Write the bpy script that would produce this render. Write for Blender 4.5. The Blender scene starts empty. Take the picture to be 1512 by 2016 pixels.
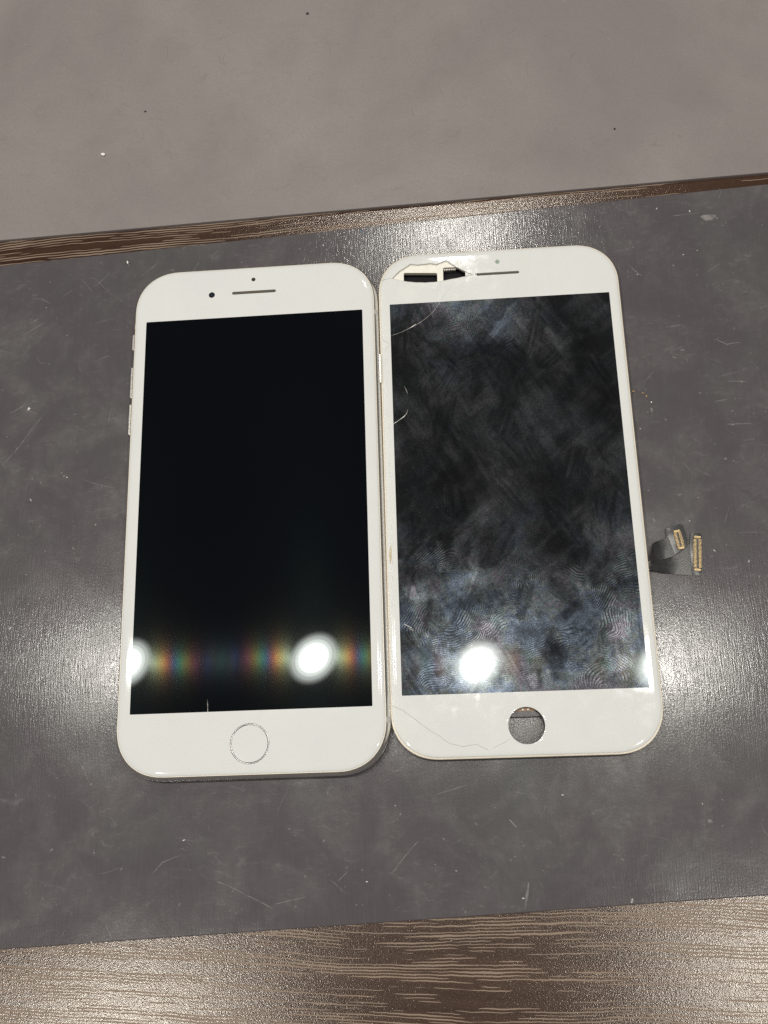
import bpy, bmesh, math, random
import numpy as np
from mathutils import Matrix, Vector
random.seed(7); rng = np.random.default_rng(7)
S = bpy.context.scene
COL = S.collection
MM = 0.001

AMB = 0.075
DENOISE = False
CHIP = 7400.0
DIFF = 0.00019
SMG = 0.026
GROOVE = 0.000036
MATROUGH = 0.145
MATSPEC = 0.34
WOODROUGH = 0.20
UPC1 = (0.208, 0.180, 0.178)
UPC2 = (0.258, 0.230, 0.224)
WH1 = (0.65, 0.662, 0.658)
WH2 = (0.68, 0.687, 0.676)

# ---------------------------------------------------------------- camera
cam = bpy.data.cameras.new('camera'); co = bpy.data.objects.new('camera', cam); COL.objects.link(co)
R = Matrix(((0.99721, 0.04729, 0.05781), (-0.02952, 0.96055, -0.27655), (-0.06861, 0.27407, 0.95926)))
co.matrix_world = Matrix.Translation((0.05536, -0.08316, 0.27785)) @ R.to_4x4()
cam.sensor_fit = 'AUTO'; cam.sensor_width = 36.0; cam.lens = 1900 / 2016 * 36.0
cam.clip_start = 0.01; cam.clip_end = 20
S.camera = co
# ---------------------------------------------------------------- room light
w = bpy.data.worlds.new('World'); S.world = w; w.use_nodes = True
bg = w.node_tree.nodes['Background']; bg.inputs[0].default_value = (1.0, 0.97, 0.94, 1); bg.inputs[1].default_value = AMB
S.view_settings.view_transform = 'Standard'; S.view_settings.look = 'None'
S.view_settings.exposure = 0.0; S.view_settings.gamma = 1.0
S.cycles.use_denoising = DENOISE; S.cycles.max_bounces = 8; S.cycles.diffuse_bounces = 3; S.cycles.glossy_bounces = 4
S.cycles.sample_clamp_indirect = 4.0
def disc_light(name, x, y, z, r, radiance, col):
    l = bpy.data.lights.new(name, 'AREA'); l.shape = 'ELLIPSE'; l.size = 2.22 * r; l.size_y = 1.80 * r
    l.energy = radiance * math.pi * math.pi * r * r; l.color = col
    o = bpy.data.objects.new(name, l); o.location = (x, y, z); o.rotation_euler = (0, 0, 0.75); COL.objects.link(o)
# rows of small ceiling spotlights: a tiny bright chip, its lens and its reflector ring
LAMPS = [(-0.437, 0.116, 1), (-0.147, 0.113, 1), (0.101, 0.095, 1), (0.373, 0.083, 1),
         (0.098, 0.828, 1.35), (-0.43, -0.44, 1.8), (0.52, -0.35, 1.5)]
for x, y, k in LAMPS:
    disc_light('spotlight_chip', x, y, 1.194, 0.0055, CHIP * k, (1.0, 0.955, 0.87))
    disc_light('spotlight_lens', x, y, 1.197, 0.0188, 34, (1.0, 0.97, 0.92))
    for r_, l_ in ((0.0225, 11), (0.028, 7.5), (0.0335, 5.5), (0.037, 3.2), (0.040, 1.5)):
        disc_light('spotlight_reflector', x, y, 1.1975 + r_ * 0.1, r_, l_, (0.93, 1.0, 0.94))

# ---------------------------------------------------------------- node helpers
class NT:
    def __init__(s, name):
        s.m = bpy.data.materials.new(name); s.m.use_nodes = True; s.t = s.m.node_tree
        s.t.nodes.clear(); s.out = s.t.nodes.new('ShaderNodeOutputMaterial')
        s.tc = s.t.nodes.new('ShaderNodeTexCoord')
    def n(s, typ, ins=None, **props):
        nd = s.t.nodes.new('ShaderNode' + typ)
        for k, v in props.items(): setattr(nd, k, v)
        for k, v in (ins or {}).items():
            sock = nd.inputs[k]
            if isinstance(v, bpy.types.NodeSocket): s.t.links.new(v, sock)
            else:
                if isinstance(v, tuple) and len(v) == 3 and sock.type == 'RGBA': v = (*v, 1)
                sock.default_value = v
        return nd
    def obj(s): return s.tc.outputs['Object']
    def mapv(s, scale=(1, 1, 1), rot=(0, 0, 0), loc=(0, 0, 0)):
        return s.n('Mapping', {'Vector': s.obj(), 'Scale': scale, 'Rotation': rot, 'Location': loc}).outputs[0]
    def noise(s, vec, scale, detail=3, rough=0.55, dist=0.0):
        return s.n('TexNoise', {'Vector': vec, 'Scale': scale, 'Detail': detail, 'Roughness': rough, 'Distortion': dist}).outputs[0]
    def ramp(s, fac, stops):
        r = s.n('ValToRGB', {'Fac': fac}); e = r.color_ramp.elements
        while len(e) < len(stops): e.new(0.5)
        for i, (p, c) in enumerate(stops):
            e[i].position = p; e[i].color = (c, c, c, 1) if not isinstance(c, tuple) else (*c, 1)
        return r.outputs[0]
    def math(s, op, a, b=0.0, c=0.0, clamp=False):
        return s.n('Math', {0: a, 1: b, 2: c}, operation=op, use_clamp=clamp).outputs[0]
    def mix(s, f, a, b, blend='MIX'):
        m = s.n('Mix', {0: f, 6: a, 7: b}, data_type='RGBA', blend_type=blend); return m.outputs[2]
    def bump(s, h, strength, dist, normal=None):
        d = {'Height': h, 'Strength': strength, 'Distance': dist}
        if normal is not None: d['Normal'] = normal
        return s.n('Bump', d).outputs[0]
    def bsdf(s, **k):
        k = {kk.replace('_', ' '): v for kk, v in k.items()}
        return s.n('BsdfPrincipled', k)
    def done(s, sh):
        s.t.links.new(sh, s.out.inputs[0]); return s.m
def plain(name, col, rough=0.4, metal=0.0, spec=0.5, vary=0.12, scale=300):
    t = NT(name)
    nz = t.noise(t.obj(), scale, 4)
    c = t.mix(t.ramp(nz, [(0.3, 1 - vary), (0.7, 1.0)]), (0, 0, 0), col, 'MIX')
    rr = t.ramp(t.noise(t.obj(), scale * 2.3, 3), [(0.3, rough * 0.85), (0.7, min(1, rough * 1.15))])
    b = t.bsdf(Base_Color=c, Roughness=rr, Metallic=metal, Specular_IOR_Level=spec)
    return t.done(b.outputs[0])

# ---------------------------------------------------------------- materials
def mat_lower():
    t = NT('scratched_vinyl')
    o = t.obj()
    big = t.noise(o, 14, 4, 0.6); mid = t.noise(o, 55, 5, 0.65, 0.6); fine = t.noise(o, 330, 4, 0.7)
    col = t.mix(t.ramp(big, [(0.35, 0.0), (0.65, 1.0)]), (0.081, 0.071, 0.078), (0.086, 0.080, 0.084))
    hue = t.noise(t.mapv(loc=(3, 1, 0)), 22, 3)
    col = t.mix(t.math('MULTIPLY', t.ramp(hue, [(0.5, 0.0), (0.7, 1.0)]), 0.5), col, (0.083, 0.091, 0.087))
    haze = t.math('MULTIPLY', t.ramp(mid, [(0.44, 0.0), (0.70, 1.0)]), t.ramp(big, [(0.38, 0.25), (0.62, 1.0)]))
    haze = t.math('MULTIPLY', haze, t.ramp(fine, [(0.25, 0.3), (0.7, 1.0)]))
    col = t.mix(t.math('MULTIPLY', haze, 0.5), col, (0.18, 0.172, 0.172))
    col = t.mix(t.ramp(fine, [(0.3, 0.16), (0.7, 0.0)]), col, (0.05, 0.046, 0.046))
    vst = t.noise(t.mapv((1, 0.05, 1), loc=(.1, .6, 0)), 1500, 2, 0.6)
    col = t.mix(t.ramp(vst, [(0.45, 0.0), (0.75, 0.14)]), col, (0.125, 0.116, 0.118))
    scuff = t.noise(t.mapv((1, 2.2, 1), rot=(0, 0, 0.5), loc=(.2, .3, 0)), 170, 5, 0.7, 1.5)
    col = t.mix(t.math('MULTIPLY', t.ramp(scuff, [(0.56, 0.0), (0.72, 0.6)]), t.ramp(mid, [(0.4, 0.2), (0.65, 1.0)])), col, (0.17, 0.162, 0.162))
    # fine brushed grooves running away from the viewer: slopes lie across them
    g1 = t.noise(t.mapv((1, 0.07, 1)), 2700, 2, 0.5)
    g2 = t.noise(t.mapv((1, 0.6, 1), loc=(.3, .2, 0)), 2500, 2, 0.6)
    h = t.math('ADD', t.math('MULTIPLY', g1, 0.7), t.math('MULTIPLY', g2, 0.42))
    nrm = t.bump(h, 1.0, GROOVE)
    rough = t.math('ADD', t.ramp(mid, [(0.35, 0.0), (0.75, 0.06)]), MATROUGH)
    b = t.bsdf(Base_Color=col, Roughness=rough, Normal=nrm, Specular_IOR_Level=MATSPEC)
    return t.done(b.outputs[0])
def mat_upper():
    t = NT('matte_silicone')
    o = t.obj()
    big = t.noise(o, 9, 5, 0.6, 0.4); mid = t.noise(o, 48, 5, 0.6, 0.4); fine = t.noise(o, 1500, 3, 0.6)
    col = t.mix(t.ramp(big, [(0.38, 0.0), (0.6, 1.0)]), UPC1, UPC2)
    col = t.mix(t.ramp(mid, [(0.5, 0.0), (0.75, 0.35)]), col, (0.17, 0.148, 0.142))
    sm = t.noise(t.mapv((1, 1.7, 1), rot=(0, 0, 0.6)), 130, 5, 0.6, 1.2)
    col = t.mix(t.ramp(sm, [(0.62, 0.0), (0.75, 0.22)]), col, (0.10, 0.092, 0.09))
    col = t.mix(t.ramp(fine, [(0.3, 0.25), (0.7, 0.0)]), col, (0.12, 0.11, 0.107))
    b = t.bsdf(Base_Color=col, Roughness=0.62, Specular_IOR_Level=0.4,
               Normal=t.bump(fine, 0.5, 0.00006))
    return t.done(b.outputs[0])
def mat_wood(name, ang, seed):
    t = NT(name)
    v = lambda sx, sy: t.n('Mapping', {'Vector': t.mapv(rot=(0, 0, -ang), loc=(seed, seed * .7, 0)), 'Scale': (sx, sy, 1)}).outputs[0]
    wob = t.noise(v(1, 1), 60, 2)
    warp = t.noise(v(6, 16), 1.0, 3, 0.5)
    sep = t.n('SeparateXYZ', {0: v(1, 1)}); X_, Y_ = sep.outputs[0], sep.outputs[1]
    yy = t.math('ADD', t.math('MULTIPLY', Y_, 1250.0), t.math('MULTIPLY', warp, 14.0))
    yy = t.math('ADD', yy, t.math('MULTIPLY', t.noise(v(160, 60), 1.0, 3, 0.6), 1.1))
    row = t.math('FLOOR', yy); fr = t.math('ABSOLUTE', t.math('SUBTRACT', t.math('FRACT', yy), 0.5))
    comb = lambda kx, ky, z: t.n('CombineXYZ', {0: t.math('MULTIPLY', X_, kx), 1: t.math('MULTIPLY', row, ky), 2: z}).outputs[0]
    dash = t.noise(comb(48.0, 7.31, 0.0), 1.0, 2, 0.5)
    band = t.noise(comb(6.0, 0.21, 5.0), 1.0, 2, 0.45)
    thr = t.math('ADD', 0.37, t.ramp(band, [(0.42, 0.20), (0.56, 0.0)]))
    pm = t.ramp(t.math('SUBTRACT', dash, thr), [(0.0, 0.0), (0.035, 1.0)])
    wid = t.math('ADD', 0.10, t.math('MULTIPLY', t.math('SUBTRACT', dash, thr), 1.0))
    pm = t.math('MULTIPLY', pm, t.math('SUBTRACT', 1.0, t.math('SMOOTH_MIN', 1.0, t.math('DIVIDE', fr, wid), 0.2), clamp=True))
    pm = t.ramp(pm, [(0.08, 0.0), (0.4, 1.0)])
    tone = t.noise(v(6, 210), 1.0, 5, 0.65)
    grit = t.noise(t.obj(), 2900, 2, 0.6)
    col = t.mix(t.ramp(tone, [(0.3, 0.0), (0.7, 1.0)]), (0.027, 0.0115, 0.0065), (0.058, 0.0275, 0.0165))
    col = t.mix(t.math('MULTIPLY', t.ramp(grit, [(0.55, 0.0), (0.75, 1.0)]), 0.22), col, (0.12, 0.09, 0.07))
    col = t.mix(t.math('MULTIPLY', pm, 0.85), col, (0.28, 0.21, 0.16))
    nrm = t.bump(grit, 1.0, 0.000042)
    rough = t.math('ADD', WOODROUGH, t.math('MULTIPLY', pm, 0.35))
    spec = t.math('SUBTRACT', 0.85, t.math('MULTIPLY', pm, 0.65))
    b = t.bsdf(Base_Color=col, Roughness=rough, Specular_IOR_Level=spec, Specular_Tint=(1.0, 0.945, 0.88, 1), Normal=nrm)
    return t.done(b.outputs[0])
def glass_white(name, dirt):
    t = NT(name)
    o = t.obj()
    nz = t.noise(o, 60, 4, 0.6, 0.5)
    c = t.mix(t.ramp(nz, [(0.35, 0.0), (0.7, 1.0)]), WH1, WH2)
    if dirt:
        c = t.mix(t.math('MULTIPLY', t.ramp(t.noise(o, 140, 5, 0.65, 0.8), [(0.5, 0.0), (0.75, 1.0)]), 0.25), c, (0.67, 0.65, 0.59))
        r = t.ramp(t.noise(o, 180, 5, 0.65, 0.7), [(0.42, 0.04), (0.7, 0.11)])
    else:
        r = t.ramp(nz, [(0.4, 0.035), (0.8, 0.07)])
    b = t.bsdf(Base_Color=c, Roughness=r, IOR=1.5)
    return t.done(b.outputs[0])
def lobes(t, total, spec_list, nx=True):
    """glossy orders of the pixel grid: each lobe has its normal tilted across the pixel columns"""
    geo = t.n('NewGeometry').outputs['Normal']
    tan = t.n('VectorTransform', {0: (1.0, 0.0, 0.0)}, vector_type='VECTOR', convert_from='OBJECT', convert_to='WORLD').outputs[0]
    for dx, dy, col, wgt, rough, ani in spec_list:
        vt = t.n('VectorTransform', {0: (dx, dy, 0.0)}, vector_type='VECTOR', convert_from='OBJECT', convert_to='WORLD').outputs[0]
        nn = t.n('VectorMath', {0: t.n('VectorMath', {0: geo, 1: vt}, operation='ADD').outputs[0]}, operation='NORMALIZE').outputs[0]
        g = t.n('BsdfAnisotropic', {'Color': tuple(c * wgt for c in col), 'Roughness': rough, 'Anisotropy': ani, 'Normal': nn, 'Tangent': tan})
        total = t.n('AddShader', {0: total, 1: g.outputs[0]}).outputs[0]
    return total
PX = 0.152e-3 * 2.27      # tilt that moves a lamp's reflection by one photograph pixel
ORD = [(47, (.75, 1, .8), 1.0), (57, (.9, .95, .35), .7), (65, (1, .55, .15), .75), (72, (.9, .12, .12), .55),
       (84, (.08, .3, .9), .5), (94, (.1, .75, .45), .55), (104, (.75, .75, .15), .4), (113, (.85, .3, .2), .32), (122, (.6, .15, .5), .28),
       (143, (.12, .25, .8), .28), (163, (.2, .45, .5), .22), (183, (.5, .5, .3), .2), (205, (.45, .4, .25), .16)]
def screen_clean():
    t = NT('dark_display')
    nz = t.noise(t.obj(), 40, 3)
    base = t.bsdf(Base_Color=t.mix(nz, (0.0002, 0.0009, 0.0020), (0.0006, 0.0014, 0.0030)), Roughness=0.022, IOR=1.5).outputs[0]
    sp = []
    for s, c, k in ORD:
        for sg in (-1, 1): sp.append((sg * s * PX, 0, c, k * DIFF, 0.060 + 0.00010 * s, 0.36))
    sp.append((0, 0, (.6, .95, .85), DIFF * 1.6, 0.2, 0.5)); sp.append((0, 0, (.8, .95, .9), DIFF * 0.3, 0.13, 0.0))
    return t.done(lobes(t, base, sp))
def screen_smudged():
    t = NT('smudged_display')
    a = t.n('Attribute', attribute_name='smear').outputs['Fac']
    hue = t.n('Attribute', attribute_name='tint').outputs['Fac']
    o = t.obj()
    mic = t.ramp(t.noise(o, 2300, 2), [(0.3, 0.5), (0.7, 1.25)])
    k = t.math('MULTIPLY', a, mic)
    base = t.bsdf(Base_Color=t.mix(t.math('MULTIPLY', k, 0.5, clamp=True), (0.0022, 0.0026, 0.003), (0.019, 0.0195, 0.0195)), Roughness=0.03, IOR=1.5).outputs[0]
    tintc = t.n('ValToRGB', {'Fac': hue}); e = tintc.color_ramp.elements
    e[0].position = 0.25; e[0].color = (.58, .73, 1, 1); e[1].position = 0.8; e[1].color = (.82, .8, .98, 1)
    for p_, c_ in ((0.42, (.7, .83, 1.0)), (0.55, (.8, .9, .97)), (0.66, (.62, .84, .92))):
        x = e.new(p_); x.color = (*c_, 1)
    gc = t.n('VectorMath', {0: tintc.outputs[0], 'Scale': t.math('MULTIPLY', k, SMG)}, operation='SCALE').outputs[0]
    g = t.n('BsdfAnisotropic', {'Color': gc, 'Roughness': 0.22})
    tot = t.n('AddShader', {0: base, 1: g.outputs[0]}).outputs[0]
    gc2 = t.n('VectorMath', {0: (1.0, .97, .93), 'Scale': t.math('MULTIPLY', k, SMG * 0.06)}, operation='SCALE').outputs[0]
    g2 = t.n('BsdfAnisotropic', {'Color': gc2, 'Roughness': 0.55})
    tot = t.n('AddShader', {0: tot, 1: g2.outputs[0]}).outputs[0]
    sp = [(sg * s * PX, 0, c, kk * DIFF * 0.4, 0.08, 0.35) for s, c, kk in ORD[:9] for sg in (-1, 1)]
    sp.append((0, 0, (.9, .97, .95), DIFF * 2, 0.12, 0.0))
    return t.done(lobes(t, tot, sp))
def pale(name, col, alpha, rough=0.5):
    t = NT(name)
    al = t.math('MULTIPLY', t.ramp(t.noise(t.obj(), 500, 3, 0.7), [(0.35, 0.25), (0.65, 1.0)]), alpha)
    b = t.bsdf(Base_Color=col, Roughness=rough, Alpha=al)
    return t.done(b.outputs[0])
M = {}
M['lower'] = mat_lower(); M['upper'] = mat_upper()
M['wood_a'] = mat_wood('wood_laminate', -0.048, 0.0); M['wood_b'] = mat_wood('wood_laminate_far', 0.043, 3.1)
M['glass_a'] = glass_white('white_front_glass', False); M['glass_b'] = glass_white('white_dirty_glass', True)
M['metal'] = plain('silver_aluminium', (0.84, 0.81, 0.77), 0.3, 0.93, vary=0.05, scale=900)
M['chrome'] = plain('bright_ring_metal', (0.23, 0.22, 0.22), 0.28, 1.0, vary=0.05, scale=400)
M['antenna'] = plain('antenna_plastic', (0.62, 0.60, 0.57), 0.4)
M['rim'] = plain('cream_plastic', (0.74, 0.67, 0.56), 0.3, vary=0.1, scale=250)
M['bracket'] = plain('white_plastic', (0.78, 0.75, 0.68), 0.4, vary=0.06)
M['black'] = plain('black_tape', (0.012, 0.011, 0.013), 0.35)
M['broken'] = plain('broken_glass', (0.22, 0.23, 0.21), 0.15, vary=0.3, scale=800)
M['void'] = plain('dark_interior', (0.006, 0.005, 0.007), 0.6, spec=0.2)
M['slot'] = plain('brown_mesh', (0.09, 0.075, 0.05), 0.6, vary=0.5, scale=3500)
M['lens'] = plain('dark_lens', (0.012, 0.016, 0.022), 0.08)
M['sensor'] = plain('sensor_window', (0.035, 0.04, 0.02), 0.2)
M['green'] = plain('green_film', (0.10, 0.20, 0.12), 0.25, vary=0.5, scale=2000)
M['copper'] = plain('copper_film', (0.20, 0.115, 0.06), 0.45, 0.2)
M['flex'] = plain('flex_circuit', (0.026, 0.025, 0.025), 0.28, spec=0.6, vary=0.3, scale=500)
M['stiff'] = plain('stiffener_plate', (0.052, 0.052, 0.054), 0.32, spec=0.6, vary=0.2)
M['trace'] = plain('flex_trace', (0.22, 0.22, 0.21), 0.3)
M['gold'] = plain('gold_plating', (0.42, 0.31, 0.165), 0.38, 0.8, vary=0.4, scale=2500)
M['conn'] = plain('connector_plastic', (0.05, 0.04, 0.025), 0.4)
M['screen_a'] = screen_clean(); M['screen_b'] = screen_smudged()
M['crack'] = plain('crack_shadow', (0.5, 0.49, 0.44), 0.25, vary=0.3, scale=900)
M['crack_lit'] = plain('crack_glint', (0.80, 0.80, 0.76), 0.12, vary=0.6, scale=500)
M['scratch'] = pale('scratch_mark', (0.38, 0.36, 0.345), 0.42)
M['scratch_white'] = pale('deep_scratch', (0.75, 0.72, 0.68), 0.9)
M['dust'] = plain('pale_dust', (0.55, 0.53, 0.50), 0.7, vary=0.5, scale=700)
M['dark_dust'] = plain('dark_dust', (0.035, 0.03, 0.03), 0.8)
M['white'] = plain('white_crumb', (0.88, 0.87, 0.84), 0.5, vary=0.1)
M['brown'] = plain('brown_crumb', (0.40, 0.27, 0.13), 0.6, vary=0.4, scale=2500)
M['blue'] = plain('blue_fleck', (0.10, 0.38, 0.55), 0.5)
M['glue'] = pale('yellowed_glue', (0.62, 0.48, 0.22), 0.5)
M['fleck'] = pale('chipped_edge', (0.40, 0.39, 0.36), 0.7)

# ---------------------------------------------------------------- mesh helpers (millimetres in, metres out)
def link(name, bm, mat, parent=None, smooth=True, angle=35):
    me = bpy.data.meshes.new(name)
    bmesh.ops.recalc_face_normals(bm, faces=bm.faces)
    for v in bm.verts: v.co *= MM
    bm.to_mesh(me); bm.free(); me.materials.append(mat)
    if smooth:
        me.polygons.foreach_set('use_smooth', [True] * len(me.polygons)); me.set_sharp_from_angle(angle=math.radians(angle))
    o = bpy.data.objects.new(name, me); COL.objects.link(o)
    if parent: o.parent = parent
    return o
def empty(name, loc, rz=0.0):
    o = bpy.data.objects.new(name, None); o.location = [v * MM for v in loc]; o.rotation_euler = (0, 0, rz)
    o.empty_display_size = 0.01; COL.objects.link(o); return o
def tag(o, label=None, cat=None, kind=None, group=None):
    for k, v in (('label', label), ('category', cat), ('kind', kind), ('group', group)):
        if v: o[k] = v
    return o
def outline(hw, hh, ext=14.0, n=2.2, seg=14):
    pts = []
    for sx, sy, rev in ((1, 1, 0), (-1, 1, 1), (-1, -1, 0), (1, -1, 1)):
        q = []
        for i in range(seg + 1):
            th = math.pi / 2 * i / seg
            q.append((sx * (hw - ext + ext * math.cos(th) ** (2 / n)), sy * (hh - ext + ext * math.sin(th) ** (2 / n))))
        pts += q[::-1] if rev else q
    return pts
def rrect(cx, cy, hw, hh, r, seg=5):
    pts = []
    for k, (sx, sy) in enumerate(((1, 1), (-1, 1), (-1, -1), (1, -1))):
        for i in range(seg + 1):
            a = math.pi / 2 * (k + i / seg)
            pts.append((cx + sx * (hw - r) + r * math.cos(a), cy + sy * (hh - r) + r * math.sin(a)))
    return pts
def circle(cx, cy, r, n=48): return [(cx + r * math.cos(2 * math.pi * i / n), cy + r * math.sin(2 * math.pi * i / n)) for i in range(n)]
def ring(bm, pts, z): return [bm.verts.new((x, y, z)) for x, y in pts]
def bridge(bm, a, b):
    n = len(a)
    for i in range(n): bm.faces.new((a[i], a[(i + 1) % n], b[(i + 1) % n], b[i]))
def fill(bm, loops):
    es = []
    for l in loops:
        for i in range(len(l)):
            e = bm.edges.get((l[i], l[(i + 1) % len(l)])) or bm.edges.new((l[i], l[(i + 1) % len(l)]))
            es.append(e)
    bmesh.ops.triangle_fill(bm, use_beauty=True, use_dissolve=False, edges=es)
def plate(bm, rings, holes=(), hole_z=None, through=False, bottom=True):
    """rings: [(outline points, z)] from the bottom up; holes: outlines cut into the top (through the whole if asked)"""
    rs = [ring(bm, p, z) for p, z in rings]
    for a, b in zip(rs, rs[1:]): bridge(bm, a, b)
    zt = rings[-1][1]; zb = rings[0][1]
    tops, bots = [], []
    for h in holes:
        t_ = ring(bm, h, zt); b_ = ring(bm, h, zb if through else hole_z); bridge(bm, t_, b_); tops.append(t_); bots.append(b_)
    fill(bm, [rs[-1]] + tops)
    if bottom: fill(bm, [rs[0]] + (bots if through else []))
def slab(pts, z0, z1, holes=(), through=False, hole_z=None, bevel=0.0):
    bm = bmesh.new(); plate(bm, [(pts, z0), (pts, z1)], holes, hole_z, through); return bm
def shrink(pts, d):
    out = []; n = len(pts); area = sum(pts[i][0] * pts[(i + 1) % n][1] - pts[(i + 1) % n][0] * pts[i][1] for i in range(n))
    s = 1 if area > 0 else -1
    for i in range(n):
        x0, y0 = pts[i - 1]; x1, y1 = pts[(i + 1) % n]; dx, dy = x1 - x0, y1 - y0; l = math.hypot(dx, dy) or 1
        out.append((pts[i][0] - s * dy / l * d, pts[i][1] + s * dx / l * d))
    return out
def soft_slab(pts, z0, z1, bev, steps=3):
    bm = bmesh.new(); rg = [(pts, z0)]
    for i in range(steps + 1):
        a = math.pi / 2 * i / steps
        rg.append((shrink(pts, bev * (1 - math.cos(a))) if i else pts, z1 - bev + bev * math.sin(a)))
    plate(bm, rg); return bm
def strip(bm, line, width, z, th=0.02, taper=True):
    """a thin raised sliver following a line"""
    n = len(line); L = []; Rr = []; T = []
    for i, (x, y) in enumerate(line):
        x0, y0 = line[max(0, i - 1)]; x1, y1 = line[min(n - 1, i + 1)]; dx, dy = x1 - x0, y1 - y0; l = math.hypot(dx, dy) or 1
        wd = width / 2 * (0.35 if taper and i in (0, n - 1) else random.uniform(0.75, 1.15))
        L.append(bm.verts.new((x - dy / l * wd, y + dx / l * wd, z))); Rr.append(bm.verts.new((x + dy / l * wd, y - dx / l * wd, z)))
        T.append(bm.verts.new((x, y, z + th)))
    for i in range(n - 1):
        bm.faces.new((L[i], T[i], T[i + 1], L[i + 1])); bm.faces.new((T[i], Rr[i], Rr[i + 1], T[i + 1]))
def dense(line, step, jit):
    out = []
    for (x0, y0), (x1, y1) in zip(line, line[1:]):
        n = max(1, int(math.hypot(x1 - x0, y1 - y0) / step))
        for i in range(n): out.append((x0 + (x1 - x0) * i / n + random.uniform(-jit, jit), y0 + (y1 - y0) * i / n + random.uniform(-jit, jit)))
    return out + [line[-1]]
def crumb_into(bm, x, y, z, r, flat=0.6):
    res = bmesh.ops.create_icosphere(bm, subdivisions=1, radius=r)['verts']
    a = random.random() * 6.28; sx = random.uniform(0.7, 1.3); sy = random.uniform(0.6, 1.0)
    for v in res:
        p = v.co * random.uniform(0.75, 1.2); px, py = p.x * sx, p.y * sy
        v.co = (x + px * math.cos(a) - py * math.sin(a), y + px * math.sin(a) + py * math.cos(a), z + r * flat * 0.9 + p.z * flat)
def box(bm, x0, x1, y0, y1, z0, z1):
    v = [bm.verts.new((x, y, z)) for z in (z0, z1) for x, y in ((x0, y0), (x1, y0), (x1, y1), (x0, y1))]
    for f in ((0, 1, 2, 3), (4, 5, 6, 7), (0, 1, 5, 4), (1, 2, 6, 5), (2, 3, 7, 6), (3, 0, 4, 7)): bm.faces.new([v[i] for i in f])
SCRATCHES = [[[-58.94, 81.8], [-54.8, 76.46]], [[-56.32, 82.34], [-53.82, 80.96], [-48.01, 74.81]], [[-75.43, 66.73], [-72.61, 68.34]], [[-77.66, 62.54], [-73.87, 64.65], [-70.53, 66.88]], [[-80.59, 18.07], [-75.58, 24.11], [-72.17, 29.43], [-69.08, 33.69]], [[-81.56, 19.64], [-79.64, 16.72]], [[-54.66, 11.98], [-49.17, 9.99], [-44.57, 8.82]], [[-51.63, 52.32], [-48.9, 53.53], [-47.59, 52.99]], [[-75.63, 76.66], [-73.51, 77.96]], [[-72.45, 75.48], [-68.79, 73.56]], [[-64.97, 75.7], [-61.59, 78.12]], [[-72.29, 54.75], [-71.27, 52.61], [-69.28, 52.03]], [[-79.85, 35.19], [-74.94, 38.05]], [[-73.74, 36.27], [-70.41, 34.43]], [[134.26, 91.28], [142.93, 91.86]], [[142.28, 47.41], [145.92, 45.39], [150.32, 45.88]], [[144.39, 33.24], [150.2, 32.8]], [[119.53, 34.38], [122.85, 37.69]], [[122.82, 48.38], [125.03, 48.24]], [[139.75, 26.73], [143.66, 27.39]], [[142.41, 19.24], [149.97, 19.16]], [[131.47, 5.93], [136.2, 3.09]], [[139.17, 96.6], [139.9, 94.59]], [[128.1, 52.28], [133.25, 52.88]], [[118.49, 75.01], [122.53, 70.43]], [[-10.56, -105.83], [-7.02, -107.09], [5.59, -113.3]], [[5.59, -112.02], [14.61, -110.3]], [[-28.32, -103.45], [-25.57, -100.55], [-21.35, -99.0]], [[-40.86, -116.15], [-38.92, -119.7]], [[-49.24, -75.08], [-47.56, -78.61]], [[-39.88, -78.01], [-38.39, -78.54]], [[25.79, -104.1], [22.97, -106.62]], [[-19.28, -96.73], [-17.32, -97.78]], [[-12.08, -100.55], [-11.0, -101.11]], [[45.22, -96.75], [41.26, -100.9], [37.67, -105.04]], [[73.67, -83.93], [71.74, -86.88]], [[59.47, -82.5], [50.25, -84.92]], [[-23.32, 78.92], [-19.77, 85.59]]]
WIDE = [[[74.39, -108.16], [73.72, -111.0], [72.92, -114.77]], [[70.36, -92.02], [71.96, -93.91]]]
SHARD = [[-33.2, 69.85], [-30.66, 69.04], [-28.12, 68.37], [-23.72, 67.82], [-20.66, 67.77], [-17.93, 67.9], [-13.83, 68.58], [-7.52, 69.49], [-9.98, 70.99], [-12.62, 72.69], [-14.59, 74.36], [-15.91, 75.33], [-19.04, 74.08], [-21.07, 74.6], [-24.84, 74.28], [-27.22, 74.75], [-27.93, 74.29], [-31.08, 72.2]]
CRACKS = [[[-12.99, 67.23], [-15.84, 64.56], [-18.23, 60.98], [-20.61, 57.42], [-24.06, 54.47], [-26.97, 52.9], [-30.37, 51.19], [-34.05, 50.02]], [[-37.06, 69.34], [-35.1, 69.76], [-33.16, 69.99]], [[-36.79, 48.62], [-35.38, 47.84], [-34.45, 47.09]], [[-34.45, 47.09], [-36.25, 44.95]], [[-30.48, 32.85], [-29.91, 31.47], [-29.5, 29.77]], [[-29.65, 25.11], [-30.17, 23.64], [-31.44, 22.39], [-32.7, 21.63], [-36.18, 19.02]], [[-37.03, -63.54], [-34.22, -64.75], [-30.5, -67.64], [-27.21, -70.23], [-24.47, -71.96], [-21.76, -74.09], [-17.9, -75.16], [-14.11, -74.59], [-12.48, -75.45], [-10.86, -76.31]], [[-9.72, -75.8], [-6.3, -74.28], [-4.86, -73.37]], [[-17.23, 76.73], [-15.84, 75.36]]]
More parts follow.
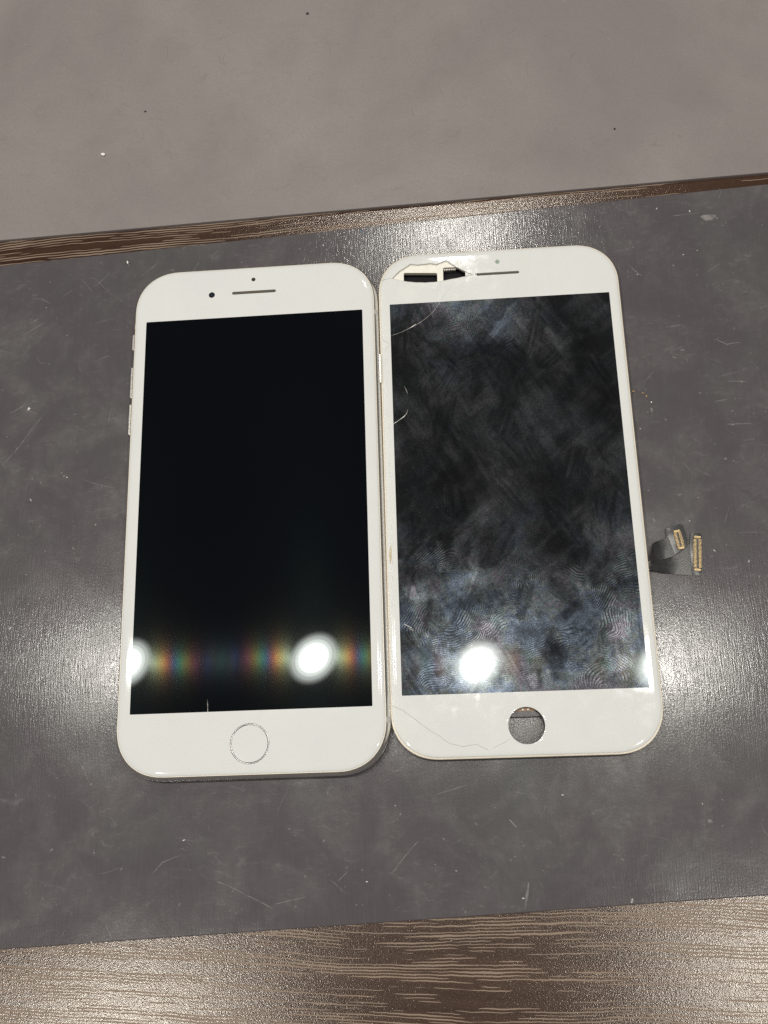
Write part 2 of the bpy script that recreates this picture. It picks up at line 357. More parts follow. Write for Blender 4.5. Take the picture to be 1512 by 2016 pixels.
FLEXA = [[36.91, -24.86], [38.29, -24.93], [39.78, -19.47], [40.53, -18.97], [43.64, -17.95], [44.18, -17.25], [44.09, -14.94], [44.72, -14.48], [48.53, -13.57], [49.29, -13.97], [49.6, -15.32], [50.31, -19.24], [49.34, -20.64], [47.58, -22.0], [45.36, -23.33], [39.92, -24.76]]
FLEXB = [[36.75, -27.15], [36.96, -25.13], [40.0, -24.67], [45.22, -23.28], [47.14, -22.6], [49.27, -21.02], [50.73, -19.4], [51.02, -16.87], [51.66, -16.34], [53.84, -16.44], [54.49, -17.2], [53.38, -28.49], [52.55, -29.33], [47.36, -28.77], [42.39, -28.12], [38.58, -27.24]]
PRINTS = [[1.1, -26.6, 6.4, 5.3], [-1.7, -36.2, 5.2, 4.3], [5.2, -15.9, 4.6, 3.7], [-13.5, -42.3, 6.1, 6.5], [-20.9, -46.3, 5.5, 7.0], [10.5, -46.8, 6.8, 6.2], [-7.7, -41.0, 4.6, 4.7], [-25.6, -55.5, 4.6, 5.9], [31.3, -28.6, 5.8, 8.5], [22.8, -35.7, 4.3, 4.3], [14.4, -51.2, 6.8, 6.2], [25.4, -53.0, 5.8, 7.4], [27.1, -43.1, 5.5, 5.6], [1.9, -47.9, 5.5, 6.5], [-15.0, 50.8, 5.5, 4.7], [-7.1, 52.0, 5.2, 4.7], [1.8, 42.9, 6.1, 5.3], [-21.6, 44.3, 5.2, 4.7], [-11.0, 36.8, 4.6, 4.3], [25.6, 50.0, 4.6, 4.7], [-22.8, -21.9, 6.7, 5.3], [-29.4, -40.9, 4.6, 6.2], [-7.2, -56.1, 4.6, 4.0], [5.4, -57.2, 6.1, 4.0], [18.0, -57.7, 6.1, 4.0], [-18.5, -56.4, 6.1, 3.7], [14.8, -28.0, 5.2, 4.7], [14.3, -15.9, 5.2, 6.2], [-27.6, 9.6, 5.2, 7.8], [5.2, 1.6, 7.0, 6.2]]
# ---------------------------------------------------------------- surface
UZ = 0.5
ZT = -0.8                                  # table height; the lower mat's top is z = 0
bm = bmesh.new(); box(bm, -420, 520, -420, 20, -28, ZT); tag(link('table_top', bm, M['wood_a'], smooth=False), kind='structure')
bm = bmesh.new(); box(bm, -420, 520, 20.3, 480, -28, ZT); tag(link('table_top', bm, M['wood_b'], smooth=False), kind='structure')

def mat_sheet(name, pts, z0, z1, mat):
    o = empty(name, (0, 0, 0))
    link('sheet', soft_slab(pts, z0, z1, min(0.3, (z1 - z0) * 0.4), 2), mat, o, angle=20)
    return o
lo = mat_sheet('work_mat', [(-240, -129.5), (330, -104.2), (330, 108.5), (-240, 81.6)], ZT, 0.0, M['lower'])
tag(lo, 'dark grey scratched sheet under the two phone screens', 'mat')
hi = mat_sheet('work_mat', [(-240, 94.2), (330, 109.0), (330, 420), (-240, 420)], ZT, UZ, M['upper'])
tag(hi, 'clean matte grey-brown sheet lying beyond the strip of bare wood', 'mat')

# scratches worn into the lower mat
sb = bmesh.new()
for l in SCRATCHES: strip(sb, dense(l, 1.2, 0.06), random.uniform(0.16, 0.28), 0.004)
for i in range(300):
    x = random.uniform(-95, 170); y = random.uniform(-122, 100); a = random.gauss(0.5, 0.9); ln = random.choice((1, 1.5, 2, 3, 5, 8)) * random.uniform(0.6, 1.2)
    bend = random.uniform(-0.3, 0.3)
    pts = [(x + ln * t * math.cos(a + bend * t), y + ln * t * math.sin(a + bend * t)) for t in (0, .33, .66, 1)]
    if y > 86 + (x + 87) * 0.047: continue
    strip(sb, pts, random.uniform(0.07, 0.17), 0.004)
tag(link('scratch', sb, M['scratch'], lo, smooth=False), kind='stuff')
sb = bmesh.new()
strip(sb, dense(WIDE[0], 1.5, 0.05), 0.75, 0.005); 
tag(link('worn_streak', sb, M['scratch'], lo), 'broad pale worn streak near the front edge')
sb = bmesh.new(); strip(sb, WIDE[1], 0.28, 0.005); link('deep_scratch', sb, M['scratch_white'], lo)
# pale specks and rubbed spots
sb = bmesh.new(); sw_ = bmesh.new()
for i in range(900):
    x = random.uniform(-95, 170); y = random.uniform(-122, 97)
    if y > 86 + (x + 87) * 0.047: continue
    r = abs(random.gauss(0, 0.13)) + 0.06
    k = random.random()
    b_ = sw_ if k > 0.86 else sb
    c_ = b_.verts.new((x, y, 0.012)); a0 = random.random() * 6; el = random.uniform(1, 2.6); ca, sa = math.cos(a0), math.sin(a0)
    vs = []
    for j in range(7):
        t = j / 7 * 6.283; rr = r * random.uniform(0.6, 1.2); px, py = rr * el * math.cos(t), rr * math.sin(t)
        vs.append(b_.verts.new((x + px * ca - py * sa, y + px * sa + py * ca, 0.004)))
    for j in range(7): b_.faces.new((c_, vs[j], vs[(j + 1) % 7]))
tag(link('rubbed_spot', sb, M['scratch'], lo, smooth=False), kind='stuff')
tag(link('pale_nick', sw_, M['scratch_white'], lo, smooth=False), kind='stuff')
sb = bmesh.new()
pts = [(145.6 + 2.2 * math.cos(t) * (1 + .25 * math.sin(3 * t)), 89.9 + 1.3 * math.sin(t) * (1 + .2 * math.cos(2 * t))) for t in np.linspace(0, 6.283, 18)[:-1]]
plate(sb, [(pts, 0.003), (shrink(pts, 0.2), 0.02)]); link('glue_spot', sb, M['scratch'], lo, smooth=False)

# ---------------------------------------------------------------- loose crumbs and dust
def crumb(name, x, y, z, r, mat, label, cat, flat=0.6):
    b = bmesh.new(); crumb_into(b, 0, 0, 0, r, flat)
    o = link(name, b, mat, smooth=False); o.location = (x * MM, y * MM, z * MM); tag(o, label, cat); return o
crumb('crumb', -53.9, 128.9, UZ, 0.75, M['white'], 'white chip lying on the matte sheet above the wood strip', 'crumb')
crumb('bead', -43.6, 86.7, 0.0, 0.48, M['white'], 'tiny white bead on the dark mat above the whole phone', 'bead', 0.9)
crumb('crumb', 115.9, 31.4, 0.0, 0.5, M['brown'], 'brown crumb closest to the right edge of the cracked panel', 'crumb')
crumb('crumb', 118.7, 30.7, 0.0, 0.36, M['brown'], 'middle one of three brown crumbs right of the cracked panel', 'crumb')
crumb('crumb', 119.7, 29.6, 0.0, 0.42, M['brown'], 'brown crumb furthest from the cracked panel on the mat', 'crumb')
crumb('crumb', 121.0, 27.6, 0.0, 0.26, M['white'], 'tiny white crumb just below the brown crumbs', 'crumb')
crumb('fleck', 33.8, 92.7, 0.0, 0.3, M['blue'], 'tiny blue fleck at the back edge of the dark mat', 'fleck')
crumb('fleck', -39.9, 145.2, UZ, 0.36, M['dark_dust'], 'black fleck on the matte sheet left of centre', 'fleck')
crumb('fleck', 17.0, 181.3, UZ, 0.5, M['dark_dust'], 'long dark fleck near the far edge of the matte sheet', 'fleck')
crumb('fleck', 119.1, 125.0, UZ, 0.4, M['dark_dust'], 'dark fleck on the right of the matte sheet', 'fleck')
b = bmesh.new()
for i in range(75): crumb_into(b, random.uniform(-100, 185), random.uniform(106, 200), UZ, random.uniform(0.07, 0.2))
tag(link('dust', b, M['dust'], smooth=False), 'pale dust specks scattered over the matte grey-brown sheet', 'dust', 'stuff')
b = bmesh.new()
for i in range(26): crumb_into(b, random.uniform(-100, 185), random.uniform(106, 200), UZ, random.uniform(0.06, 0.14))
for i in range(60):
    x, y, a = random.uniform(-100, 180), random.uniform(106, 198), random.uniform(0, 6.28); k = random.uniform(-0.5, 0.5); ln = random.uniform(1.5, 7)
    l = []
    for j in range(7): l.append((x, y)); x += ln / 6 * math.cos(a); y += ln / 6 * math.sin(a); a += k * random.uniform(0.2, 1)
    strip(b, l, random.uniform(0.05, 0.09), UZ + 0.002, 0.03)
tag(link('lint', b, pale('dark_lint', (0.06, 0.05, 0.05), 0.5), smooth=False), 'fine dark lint and hairs strewn over the matte grey-brown sheet', 'lint', 'stuff')

# ---------------------------------------------------------------- whole phone
ph = empty('smartphone', (0, 0, 0)); tag(ph, 'complete white phone with dark clean screen and silver home button', 'phone')
GW, GH, Z1 = 37.65, 77.9, 7.2
bm = bmesh.new(); rg = []
for i in range(13):
    a = math.radians(-90 + 180 * i / 12); ins = 2.9 * (1 - math.cos(a))
    rg.append((outline(38.95 - ins, 79.1 - ins, 14.5 - ins * 0.9), 3.45 + 3.15 * math.sin(a) * (1 if a < 0 else 0.98)))
plate(bm, rg); hs = link('housing', bm, M['metal'], ph, angle=60)
# antenna bands near the ends of the long sides
for sx in (-1, 1):
    for y0 in (60.5, -64.5):
        b = bmesh.new(); pr = []
        for i in range(11):
            a = math.radians(-80 + 160 * i / 10); pr.append((sx * (38.95 - 2.9 * (1 - math.cos(a)) + 0.03), 3.45 + 3.15 * math.sin(a) * 0.99))
        A = [b.verts.new((x, y0 - 0.75, z)) for x, z in pr]; B = [b.verts.new((x, y0 + 0.75, z)) for x, z in pr]
        C_ = [b.verts.new((x - sx * 0.3, y0 - 0.75, z)) for x, z in pr]; D_ = [b.verts.new((x - sx * 0.3, y0 + 0.75, z)) for x, z in pr]
        for i in range(10):
            b.faces.new((A[i], A[i + 1], B[i + 1], B[i])); b.faces.new((A[i], C_[i], C_[i + 1], A[i + 1])); b.faces.new((B[i], B[i + 1], D_[i + 1], D_[i]))
        link('antenna_band', b, M['antenna'], hs)
# gasket line then the curved-edge front glass
link('gasket', slab(outline(37.85, 78.1, 13.8), 6.3, 6.62), M['rim'], ph)
def front_glass(hw, hh, ext, z0, z1, bevw, holes, hole_z, mat, parent, through=False):
    bm = bmesh.new(); rg = [(outline(hw, hh, ext), z0)]
    for i in range(9):
        a = math.pi / 2 * i / 8; ins = bevw * (1 - math.cos(a))
        rg.append((outline(hw - ins, hh - ins, ext - ins * 0.8), z1 - 0.5 + 0.5 * math.sin(a)))
    plate(bm, rg, holes, hole_z, through)
    return link('front_glass', bm, mat, parent, angle=25)
SW, SH = 34.2, 60.8
stadium = lambda cx, cy, hw, hh: rrect(cx, cy, hw, hh, hh * 0.98, 6)
HB = (-0.1, -69.8)
front_glass(GW, GH, 13.6, 6.62, Z1, 1.9, [rrect(0, 0, SW, SH, 0.25, 3), circle(*HB, 5.5, 64), stadium(0.03, 69.15, 7.0, 0.5), circle(-13.45, 69.0, 0.98, 32), circle(-0.15, 73.6, 0.66, 24)], 6.7, M['glass_a'], ph)
link('screen', slab(rrect(0, 0, SW + 0.02, SH + 0.02, 0.25, 3), 6.75, Z1 - 0.012), M['screen_a'], ph, angle=20)
link('earpiece', slab(stadium(0.03, 69.15, 7.02, 0.52), 6.7, Z1 - 0.22), M['slot'], ph, angle=20)
fc = link('front_camera', slab(circle(-13.45, 69.0, 1.0, 32), 6.68, Z1 - 0.10), M['lens'], ph, angle=20)
b = bmesh.new(); bmesh.ops.create_uvsphere(b, u_segments=20, v_segments=10, radius=0.45)
for v in b.verts: v.co = (v.co.x - 13.45, v.co.y + 69.0, v.co.z * 0.3 + Z1 - 0.10)
link('lens', b, M['lens'], fc)
link('light_sensor', slab(circle(-0.15, 73.6, 0.68, 24), 6.68, Z1 - 0.08), M['sensor'], ph, angle=20)
# home button: bright ring and a shallow dished cap
bm = bmesh.new(); rr = [(5.49, 6.9), (5.47, Z1 - 0.03), (5.38, Z1 + 0.02), (5.16, Z1 + 0.005), (5.06, Z1 - 0.06), (5.04, 6.9)]
rs = [ring(bm, circle(*HB, r, 72), z) for r, z in rr]
for a, b in zip(rs, rs[1:]): bridge(bm, a, b)
bridge(bm, rs[-1], rs[0])
hb = empty('home_button', (0, 0, 0)); hb.parent = ph
link('ring', bm, M['chrome'], hb, angle=50)
bm = bmesh.new(); rs = [ring(bm, circle(*HB, 5.04 * k, 64), Z1 - 0.05 - 0.16 * (1 - k * k)) for k in (1, .85, .65, .45, .25, .1)]
for a, b in zip(rs, rs[1:]): bridge(bm, a, b)
bm.faces.new(rs[-1]); link('cap', bm, M['glass_a'], hb)
# side keys
def key(name, side, y0, y1, z0, z1, out):
    x = side * (38.95 - 0.35); X = side * (38.95 + out)
    b = bmesh.new(); box(b, min(x, X), max(x, X), y0, y1, z0, z1)
    bmesh.ops.bevel(b, geom=b.edges[:], offset=0.18, segments=2, affect='EDGES')
    return link(name, b, M['metal'], ph)
key('power_button', 1, 37.0, 46.6, 2.2, 4.6, 0.32)
key('volume_button', -1, 36.6, 46.8, 2.3, 4.5, 0.42); key('volume_button', -1, 24.4, 34.3, 2.3, 4.5, 0.42)
key('mute_switch', -1, 53.0, 58.2, 2.6, 4.4, 0.45)
# two hairs of dust on the glass over the lower bezel
b = bmesh.new(); strip(b, [(-12.2, -57.4), (-12.05, -58.9), (-12.0, -60.6), (-11.8, -63.3)], 0.14, Z1 + 0.001, 0.02)
tag(link('hairline_scratch', b, M['scratch_white'], ph), 'short pale scratch crossing the lower edge of the screen')

# ---------------------------------------------------------------- cracked display panel
dp = empty('display_panel', (76.676, 2.713, 0), -0.0029)
tag(dp, 'cracked white screen panel with smudged glass and an empty home hole', 'screen panel')
Z2 = 4.0
HH = (-0.06, -70.0)
R1 = [(-29.5, 68.0), (-18.9, 67.6), (-18.82, 71.0), (-19.1, 71.32), (-29.1, 72.0), (-29.48, 71.7)]
R2 = [(-17.0, 68.0), (-9.9, 67.9), (-9.8, 71.36), (-12.1, 72.95), (-16.5, 73.05), (-16.9, 72.7)]
EAR = [(x, y) for x, y in stadium(0.0, 69.6, 6.95, 0.46)]
RH = [circle(*HH, 5.25, 64), R1, R2, stadium(0.0, 69.6, 7.2, 0.6)]
bm = bmesh.new(); rg = [(outline(37.35, 78.15, 13.4), 2.0)]
for i in range(6):
    a = math.pi / 2 * i / 5; ins = 0.35 * (1 - math.cos(a)); rg.append((outline(37.65 - ins, 78.45 - ins, 13.6 - ins), 2.95 + 0.3 * math.sin(a)))
plate(bm, rg, RH, through=True); rim = link('rim', bm, M['rim'], dp, angle=35)
# white inner frame seen where the piece of glass has broken out
IB = [(-36.0, 66.2), (-6.4, 66.2), (-6.4, 70.6), (-13.5, 76.6), (-28.0, 76.3), (-34.5, 73.0)]
link('inner_frame', slab(IB, 3.26, 3.42, [R1, R2], through=True), M['bracket'], dp, angle=20)
b = bmesh.new()
for i in range(7): box(b, -16.6 + i * 0.55, -16.35 + i * 0.55 + random.uniform(0, .1), 72.3, 72.75, 2.3, 3.0)
tag(link('contact_comb', b, M['bracket'], dp), kind='stuff')
fg = front_glass(37.15, 77.95, 13.4, 3.3, Z2, 1.7, [rrect(0, 0, SW, SH, 0.15, 3), circle(*HH, 5.05, 64), EAR, SHARD], 3.3, M['glass_b'], dp, through=True)
# lip round the empty home hole
bm = bmesh.new(); rr = [(5.06, 3.2), (5.06, Z2 + 0.0), (5.3, Z2 + 0.07), (5.55, Z2 + 0.01), (5.56, Z2 - 0.1)]
rs = [ring(bm, circle(*HH, r, 64), z) for r, z in rr]
for a, b in zip(rs, rs[1:]): bridge(bm, a, b)
link('hole_lip', bm, M['glass_b'], dp)
link('earpiece_slot', slab(stadium(0.0, 69.6, 7.1, 0.58), 2.6, 3.3), M['slot'], dp)
link('light_sensor', slab(circle(0.3, 73.7, 0.72, 28), Z2 + 0.002, Z2 + 0.03), M['green'], dp, angle=20)
# metal shield and black tape under the panel
link('backing_plate', slab([(-35.5, -64.3), (35.5, -64.3), (35.5, 64), (-35.5, 64)], 0.9, 1.98), M['black'], dp)
link('copper_strip', slab([(-7, -65.95), (7, -65.95), (7, -64.32), (-7, -64.32)], 1.3, 1.95), M['copper'], dp)
for sx in (-0.72, 0.78):
    b = bmesh.new(); bmesh.ops.create_uvsphere(b, u_segments=10, v_segments=6, radius=0.3)
    for v in b.verts: v.co = (v.co.x + sx, v.co.y - 65.5, v.co.z + 1.98)
    link('solder_dot', b, M['white'], dp)
link('sensor_shield', slab([(-33, 64.3), (-4, 64.3), (-4, 75.5), (-33, 75.5)], 0.3, 0.7), M['void'], dp)
link('glass_shard', slab([(-9.92, 71.0), (-9.95, 68.75), (-8.6, 69.2), (-7.75, 69.55)], 3.43, 3.9), M['broken'], dp)
link('black_tape', slab([(-8, -67.45), (8, -67.45), (8, -65.97), (-8, -65.97)], 1.2, 1.8), M['black'], dp)
# feet of the lower frame
link('lower_bracket', slab([(-30, -76), (-9, -76), (-9, -68), (-30, -68)], 0.05, 1.98), M['black'], dp)
link('lower_bracket', slab([(9, -76), (30, -76), (30, -68), (9, -68)], 0.05, 1.98), M['black'], dp)

# smudge map on the dark display: a fine grid with the grease film stored per point
def smudges():
    st = 0.2; X = np.arange(-SW, SW + 1e-6, st); Y = np.arange(-SH, SH + 1e-6, st)
    gx, gy = np.meshgrid(X, Y)
    def vnoise(scale, seed, sx=1.0, sy=1.0, ang=0.0, octv=4):
        r = np.random.default_rng(seed); out = np.zeros_like(gx); amp = 1; tot = 0
        u0 = gx * math.cos(ang) + gy * math.sin(ang); v0 = -gx * math.sin(ang) + gy * math.cos(ang)
        for o_ in range(octv):
            u = u0 / (scale * sx) * 2 ** o_ + 64; v = v0 / (scale * sy) * 2 ** o_ + 64
            T = r.random((256, 256)); iu = np.floor(u).astype(int); iv = np.floor(v).astype(int); fu = u - iu; fv = v - iv
            fu = fu * fu * (3 - 2 * fu); fv = fv * fv * (3 - 2 * fv); iu %= 255; iv %= 255
            out += amp * ((T[iv, iu] * (1 - fu) + T[iv, iu + 1] * fu) * (1 - fv) + (T[iv + 1, iu] * (1 - fu) + T[iv + 1, iu + 1] * fu) * fv)
            tot += amp; amp *= 0.55
        return out / tot
    sm = lambda a, lo_, hi_: np.clip((a - lo_) / (hi_ - lo_), 0, 1) ** 1.0
    base = 0.20 + 0.35 * sm(vnoise(18, 1), 0.35, 0.7) + 0.55 * sm(vnoise(6, 2, 0.4, 2.4, 0.5), 0.42, 0.75) * sm(vnoise(14, 11), 0.4, 0.6) + 0.55 * sm(vnoise(6, 3, 2.4, 0.4, 0.7), 0.42, 0.75) * sm(vnoise(13, 12), 0.42, 0.62) + 0.5 * sm(vnoise(9, 13, octv=5), 0.5, 0.72)
    # wiped areas with streaks
    for k, (cx, cy, rx, ry, ang, val) in enumerate([(-8, 48, 24, 10, 0.9, .8), (10, 50, 14, 8, -0.9, .7), (-12, -24, 3, 9, -0.35, 1.0), (-29, -34, 5, 10, 0.3, .9), (-5, -39, 12, 3.5, 0.1, .9),
            (23, -15, 3, 11, 0.0, .6), (-5, 8, 8, 9, 0.8, .4), (18, -34, 4, 5, 0.3, 1.0), (0, -50, 34, 13, 0, .35), (-24, 25, 8, 12, 0.2, .35), (-4, 26, 10, 16, -0.4, .3), (8, 22, 5, 12, -.3, .3), (30, -48, 8, 12, 0, .7), (-20, -30, 12, 6, .5, .5)]):
        u = (gx - cx) * math.cos(ang) + (gy - cy) * math.sin(ang); v = -(gx - cx) * math.sin(ang) + (gy - cy) * math.cos(ang)
        wob = vnoise(5, 50 + k); d = np.sqrt((u / rx) ** 2 + (v / ry) ** 2) + (wob - 0.5) * 1.8
        f = np.clip((1.15 - d) / 0.95, 0, 1); f = f * f * (3 - 2 * f)
        long_ = 0.0 if rx > ry else math.pi / 2
        stk = vnoise(3, 80 + k, 5.0 if rx > ry else 0.35, 0.35 if rx > ry else 5.0, ang, 4)
        base += 0.8 * f * val * (0.2 + 1.4 * sm(stk, 0.35, 0.68)) * (0.4 + 0.9 * sm(vnoise(3.5, 400 + k), 0.3, 0.65))
    # separate finger-sized swipes, streaked along their length
    rs_ = np.random.default_rng(77)
    for k in range(64):
        cx, cy = rs_.uniform(-34, 34), rs_.uniform(-61, 61); rx, ry = rs_.uniform(2.6, 5.5), rs_.uniform(5, 11); ang = rs_.uniform(-0.9, 0.9)
        if cy > 34: cx = cx * 0.7 - 8
        u = (gx - cx) * math.cos(ang) + (gy - cy) * math.sin(ang); v = -(gx - cx) * math.sin(ang) + (gy - cy) * math.cos(ang)
        u = u + 0.02 * rs_.uniform(-1, 1) * v * v
        d = np.sqrt((u / rx) ** 2 + (v / ry) ** 2) + (vnoise(3, 500 + k, octv=3) - 0.5) * 0.7
        f = np.clip((1.0 - d) / 0.28, 0, 1); rim_ = np.clip(1 - abs(d - 0.92) / 0.16, 0, 1)
        stk = vnoise(1.6, 600 + k, 0.5, 6.0, ang, 4); val = rs_.uniform(0.1, 0.75)
        fade = np.clip(0.6 + 0.5 * v / ry * rs_.choice([-1, 1]), 0, 1)
        base = base * (1 - 0.6 * f) + f * fade * val * (0.25 + 1.1 * sm(stk, 0.38, 0.66)) + 0.12 * rim_ * val
    # fingerprints: bent ridges inside an uneven oval
    wobx = vnoise(7, 31, octv=2) - 0.5; woby = vnoise(9, 32, octv=1) - 0.5; wobe = vnoise(4, 33) - 0.5
    for k, (cx, cy, rx, ry) in enumerate(PRINTS):
        r = np.random.default_rng(300 + k); ang = r.uniform(-0.6, 0.6) + (1.2 if k % 3 == 0 else 0)
        u = (gx - cx) * math.cos(ang) + (gy - cy) * math.sin(ang); v = -(gx - cx) * math.sin(ang) + (gy - cy) * math.cos(ang)
        d = np.sqrt(((gx - cx) / rx) ** 2 + ((gy - cy) / ry) ** 2) + wobe * 0.9
        f = np.clip((1.0 - d) / 0.3, 0, 1)
        per = 0.62; off = ry * r.choice([1.0, 1.3, 1.8, 2.6]) * r.choice([-1, 1])
        rad = np.sqrt((u * r.uniform(0.7, 1.0)) ** 2 + (v + off) ** 2) + wobx * 3.2 + woby * 2.4 + 0.25 * np.sin(u * 0.9)
        ridge = np.clip(0.5 + 0.9 * np.sin(rad * 2 * math.pi / per), 0, 1)
        press = sm(vnoise(2.2, 120 + k), 0.25, 0.62) * (0.35 + 0.95 * sm(vnoise(4.5, 160 + k), 0.3, 0.6))
        top = 1.7 if cy < -20 else (0.95 if cy > 30 else 0.45)
        base = base * (1 - 0.55 * f) + f * (0.06 + 0.7 * top * ridge * press)
    # clean dark wipes
    for k, (cx, cy, rx, ry, ang) in enumerate([(8, -51, 5, 6.5, -0.5), (-33, -46, 4, 5, 0.4), (4, 38, 7, 14, 0.8), (9, -52, 3, 8, .2), (-14, -47, 6, 2.5, 0.5), (12, -22, 8, 9, 0), (26, 30, 8, 20, .2), (-16, 0, 9, 12, 0)]):
        u = (gx - cx) * math.cos(ang) + (gy - cy) * math.sin(ang); v = -(gx - cx) * math.sin(ang) + (gy - cy) * math.cos(ang)
        d = np.sqrt((u / rx) ** 2 + (v / ry) ** 2) + (vnoise(4, 200 + k) - 0.5) * 0.9
        base *= 1 - 0.55 * np.clip((1.0 - d) / 0.5, 0, 1)
    # small bright specks of grit and dense grain
    base += 0.5 * (vnoise(0.55, 9, octv=2) - 0.45) * (base + 0.1)
    spk = np.random.default_rng(5).random(gx.shape); base += np.where(spk > 0.9993, 1.3, 0)
    tint = vnoise(9, 21, octv=3) + 0.3 * (vnoise(1.2, 22, octv=2) - 0.5)
    tint = np.clip((tint - 0.3) / 0.4, 0, 1)
    return X, Y, gx, gy, np.clip(base, 0, 2.6), tint
X, Y, gx, gy, sme, tin = smudges()
nx, ny = len(X), len(Y)
co_ = np.stack([gx.ravel(), gy.ravel(), np.full(gx.size, Z2 - 0.012)], 1) * MM
idx = np.arange(nx * ny).reshape(ny, nx)
qd = np.stack([idx[:-1, :-1].ravel(), idx[:-1, 1:].ravel(), idx[1:, 1:].ravel(), idx[1:, :-1].ravel()], 1)
# skirt down so that the display is a slab
me = bpy.data.meshes.new('screen'); me.vertices.add(len(co_)); me.vertices.foreach_set('co', co_.ravel().astype(np.float32))
me.loops.add(qd.size); me.loops.foreach_set('vertex_index', qd.ravel().astype(np.int32))
me.polygons.add(len(qd)); me.polygons.foreach_set('loop_start', np.arange(0, qd.size, 4, dtype=np.int32))
me.update(calc_edges=True)
at = me.attributes.new('smear', 'FLOAT', 'POINT'); at.data.foreach_set('value', sme.ravel().astype(np.float32))
at = me.attributes.new('tint', 'FLOAT', 'POINT'); at.data.foreach_set('value', tin.ravel().astype(np.float32))
me.materials.append(M['screen_b'])
so = bpy.data.objects.new('screen', me); COL.objects.link(so); so.parent = dp

# cracks
for i, l in enumerate(CRACKS):
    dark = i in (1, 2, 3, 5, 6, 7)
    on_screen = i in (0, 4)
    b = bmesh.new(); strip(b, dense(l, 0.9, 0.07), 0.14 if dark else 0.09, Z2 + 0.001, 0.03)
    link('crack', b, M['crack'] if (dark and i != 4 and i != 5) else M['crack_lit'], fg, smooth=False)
b = bmesh.new(); strip(b, [(-28.3, 52.2), (-27.1, 52.9), (-26.2, 53.5)], 0.3, Z2 + 0.002, 0.08); strip(b, [(-29.9, 31.8), (-29.6, 30.6)], 0.16, Z2 + 0.002, 0.08)
strip(b, [(-30.2, 23.6), (-31.0, 22.7), (-31.6, 22.3)], 0.18, Z2 + 0.002, 0.08); strip(b, [(-32.9, -40.6), (-30.7, -41.9)], 0.42, Z2 + 0.002, 0.06); strip(b, [(-31.6, -41.9), (-30.4, -42.6)], 0.3, Z2 + 0.002, 0.06)
for cx, cy in ((-14.9, -72.4), (-13.6, -73.0), (-26.0, -69.4), (-27.4, -69.9), (-12.9, -75.0)):
    strip(b, [(cx, cy), (cx + .5, cy + random.uniform(-.5, .5))], 0.35, Z2 + 0.002, 0.05)
tag(link('glass_chip', b, M['white'], fg, smooth=False), kind='stuff')
# dark line and bright fracture face round the missing piece
b = bmesh.new(); strip(b, dense(SHARD + [SHARD[0]], 0.8, 0.05), 0.16, Z2 + 0.001, 0.03, False); link('fracture_edge', b, M['crack'], fg, smooth=False)
# chipped left edge and glue stain
b = bmesh.new()
for i in range(46):
    y = random.uniform(-45, 42); x = -36.0 + random.uniform(-0.35, 0.5); a = random.choice((0, 0, 1.57)) + random.uniform(-.3, .3); ln = random.uniform(0.3, 1.6)
    strip(b, [(x, y), (x + ln * .4 * math.sin(a), y + ln * math.cos(a))], random.uniform(0.08, 0.2), Z2 - 0.05 + 0.06, 0.02)
tag(link('edge_nick', b, M['fleck'], fg, smooth=False), kind='stuff')
b = bmesh.new(); pts = [(-36.2 + .45 * math.cos(t), -20 + 2.6 * math.sin(t) * (1 + .3 * math.sin(2 * t))) for t in np.linspace(0, 6.283, 16)[:-1]]
plate(b, [(pts, Z2 - 0.04), (shrink(pts, 0.1), Z2 + 0.02)]); link('glue_stain', b, M['glue'], fg, smooth=False)

# ribbon cables
def ribbon(pts, zfun, th, name):
    b = bmesh.new(); n = len(pts)
    cx = [min(p[0] for p in pts), max(p[0] for p in pts)]
    vs = [b.verts.new((x, y, 0)) for x, y in pts]; fill(b, [vs])
    for it in range(3): bmesh.ops.subdivide_edges(b, edges=[e for e in b.edges if e.calc_length() > 0.9], cuts=1)
    bmesh.ops.triangulate(b, faces=b.faces)
    for v in b.verts: v.co.z = zfun(v.co.x)
    bmesh.ops.recalc_face_normals(b, faces=b.faces)
    if sum(f.normal.z for f in b.faces) < 0: bmesh.ops.reverse_faces(b, faces=b.faces)
    r = bmesh.ops.extrude_face_region(b, geom=b.faces[:])
    for v in [g for g in r['geom'] if isinstance(g, bmesh.types.BMVert)]: v.co.z += th
    return link(name, b, M['flex'], dp, angle=40)
def smoothstep(x, a, b): t = min(1, max(0, (x - a) / (b - a))); return t * t * (3 - 2 * t)
zA = lambda x: 1.7 + 0.3 * math.exp(-((x - 39.0) / 0.55) ** 2) - 1.0 * smoothstep(x, 37.0, 43.0)
zB = lambda x: 1.45 + 0.2 * math.exp(-((x - 38.4) / 0.6) ** 2) - 1.25 * smoothstep(x, 37.0, 46.0)
fa = ribbon(FLEXA, zA, 0.16, 'flex_cable'); fb = ribbon(FLEXB, zB, 0.16, 'flex_cable')
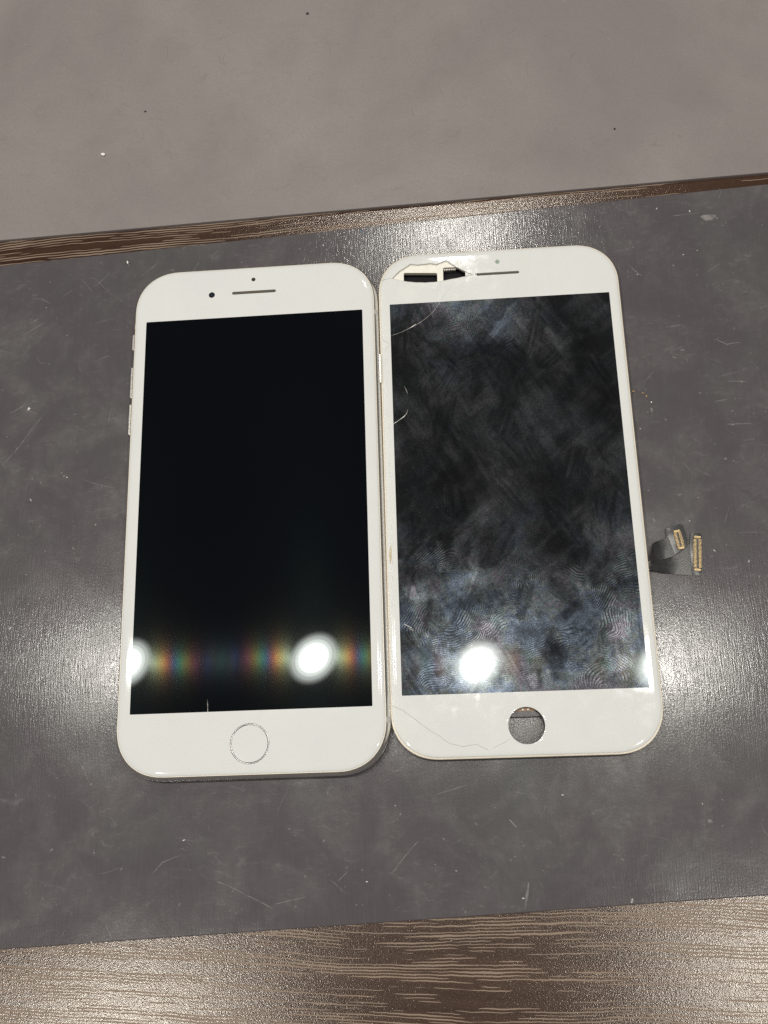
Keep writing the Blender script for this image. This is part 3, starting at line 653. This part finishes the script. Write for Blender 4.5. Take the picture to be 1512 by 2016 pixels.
def connector(parent, ctr, ang, hw, hh, z, npin):
    ca, sa = math.cos(ang), math.sin(ang)
    tr = lambda x, y: (ctr[0] + x * ca - y * sa, ctr[1] + x * sa + y * ca)
    def bx(b, x0, x1, y0, y1, z0, z1):
        v = [b.verts.new((*tr(x, y), zz)) for zz in (z0, z1) for x, y in ((x0, y0), (x1, y0), (x1, y1), (x0, y1))]
        for f in ((0, 1, 2, 3), (4, 5, 6, 7), (0, 1, 5, 4), (1, 2, 6, 5), (2, 3, 7, 6), (3, 0, 4, 7)): b.faces.new([v[i] for i in f])
    b = bmesh.new(); bx(b, -hw * .82, hw * .82, -hh * .97, hh * .97, z, z + 0.28); bx(b, -hw * .78, -hw * .30, -hh * .9, hh * .9, z + .28, z + .55); bx(b, hw * .30, hw * .78, -hh * .9, hh * .9, z + .28, z + .55)
    link('connector', b, M['conn'], parent, smooth=False)
    for sy in (-1, 1):
        b = bmesh.new(); bx(b, -hw * .95, hw * .95, sy * hh - .32, sy * hh + .32, z + .05, z + .62)
        bmesh.ops.bevel(b, geom=b.edges[:], offset=0.12, segments=2, affect='EDGES'); link('end_clip', b, M['gold'], parent)
    b = bmesh.new()
    for s in (-1, 1):
        for i in range(npin):
            y = -hh * .84 + 2 * hh * .84 * i / (npin - 1); d = hh * .84 / (npin - 1) * 0.55
            bx(b, min(s * hw * .28, s * hw * 1.12), max(s * hw * .28, s * hw * 1.12), y - d, y + d, z + .2, z + .585)
    tag(link('pins', b, M['gold'], parent, smooth=False), kind='stuff')
b = None
def stiff(pts, z, parent):
    link('stiffener', soft_slab(pts, z, z + 0.14, 0.06, 2), M['stiff'], parent)
stiff([(44.5, -17.6), (44.4, -15.0), (44.9, -14.7), (48.4, -13.8), (49.1, -14.2), (49.5, -15.8), (50.1, -19.2), (48.9, -20.9), (47.3, -22.0), (45.9, -22.7)], 0.87, fa)
stiff([(51.15, -17.0), (51.7, -16.5), (53.8, -16.6), (54.3, -17.3), (53.2, -28.4), (52.5, -29.1), (50.2, -28.9), (50.55, -20.2)], 0.37, fb)
connector(fa, (47.46, -18.55), 0.15, 0.95, 2.55, 1.0, 12)
connector(fb, (52.36, -22.75), -0.105, 1.02, 4.85, 0.5, 22)
# printed copper paths on the lower cable
b = bmesh.new()
for k in range(5):
    o_ = k * 0.75
    strip(b, [(45.2 + k * .25, -24.6 - o_), (47.6 + k * .2, -24.5 - o_ * .95), (49.2, -23.4 - o_ * 1.05), (50.3, -22.9 - o_ * 1.1)], 0.16, 0.375, 0.03)
link('trace', b, M['trace'], fb, smooth=False)
for k in range(3):
    b = bmesh.new(); strip(b, dense([(46.0 + k * .5, -23.6 - k * .05), (48.6 + k * .35, -21.9 - k * .35), (50.2, -20.6 - k * .6)], 1, 0), 0.14, 0.375, 0.03); link('trace', b, M['trace'], fb, smooth=False)
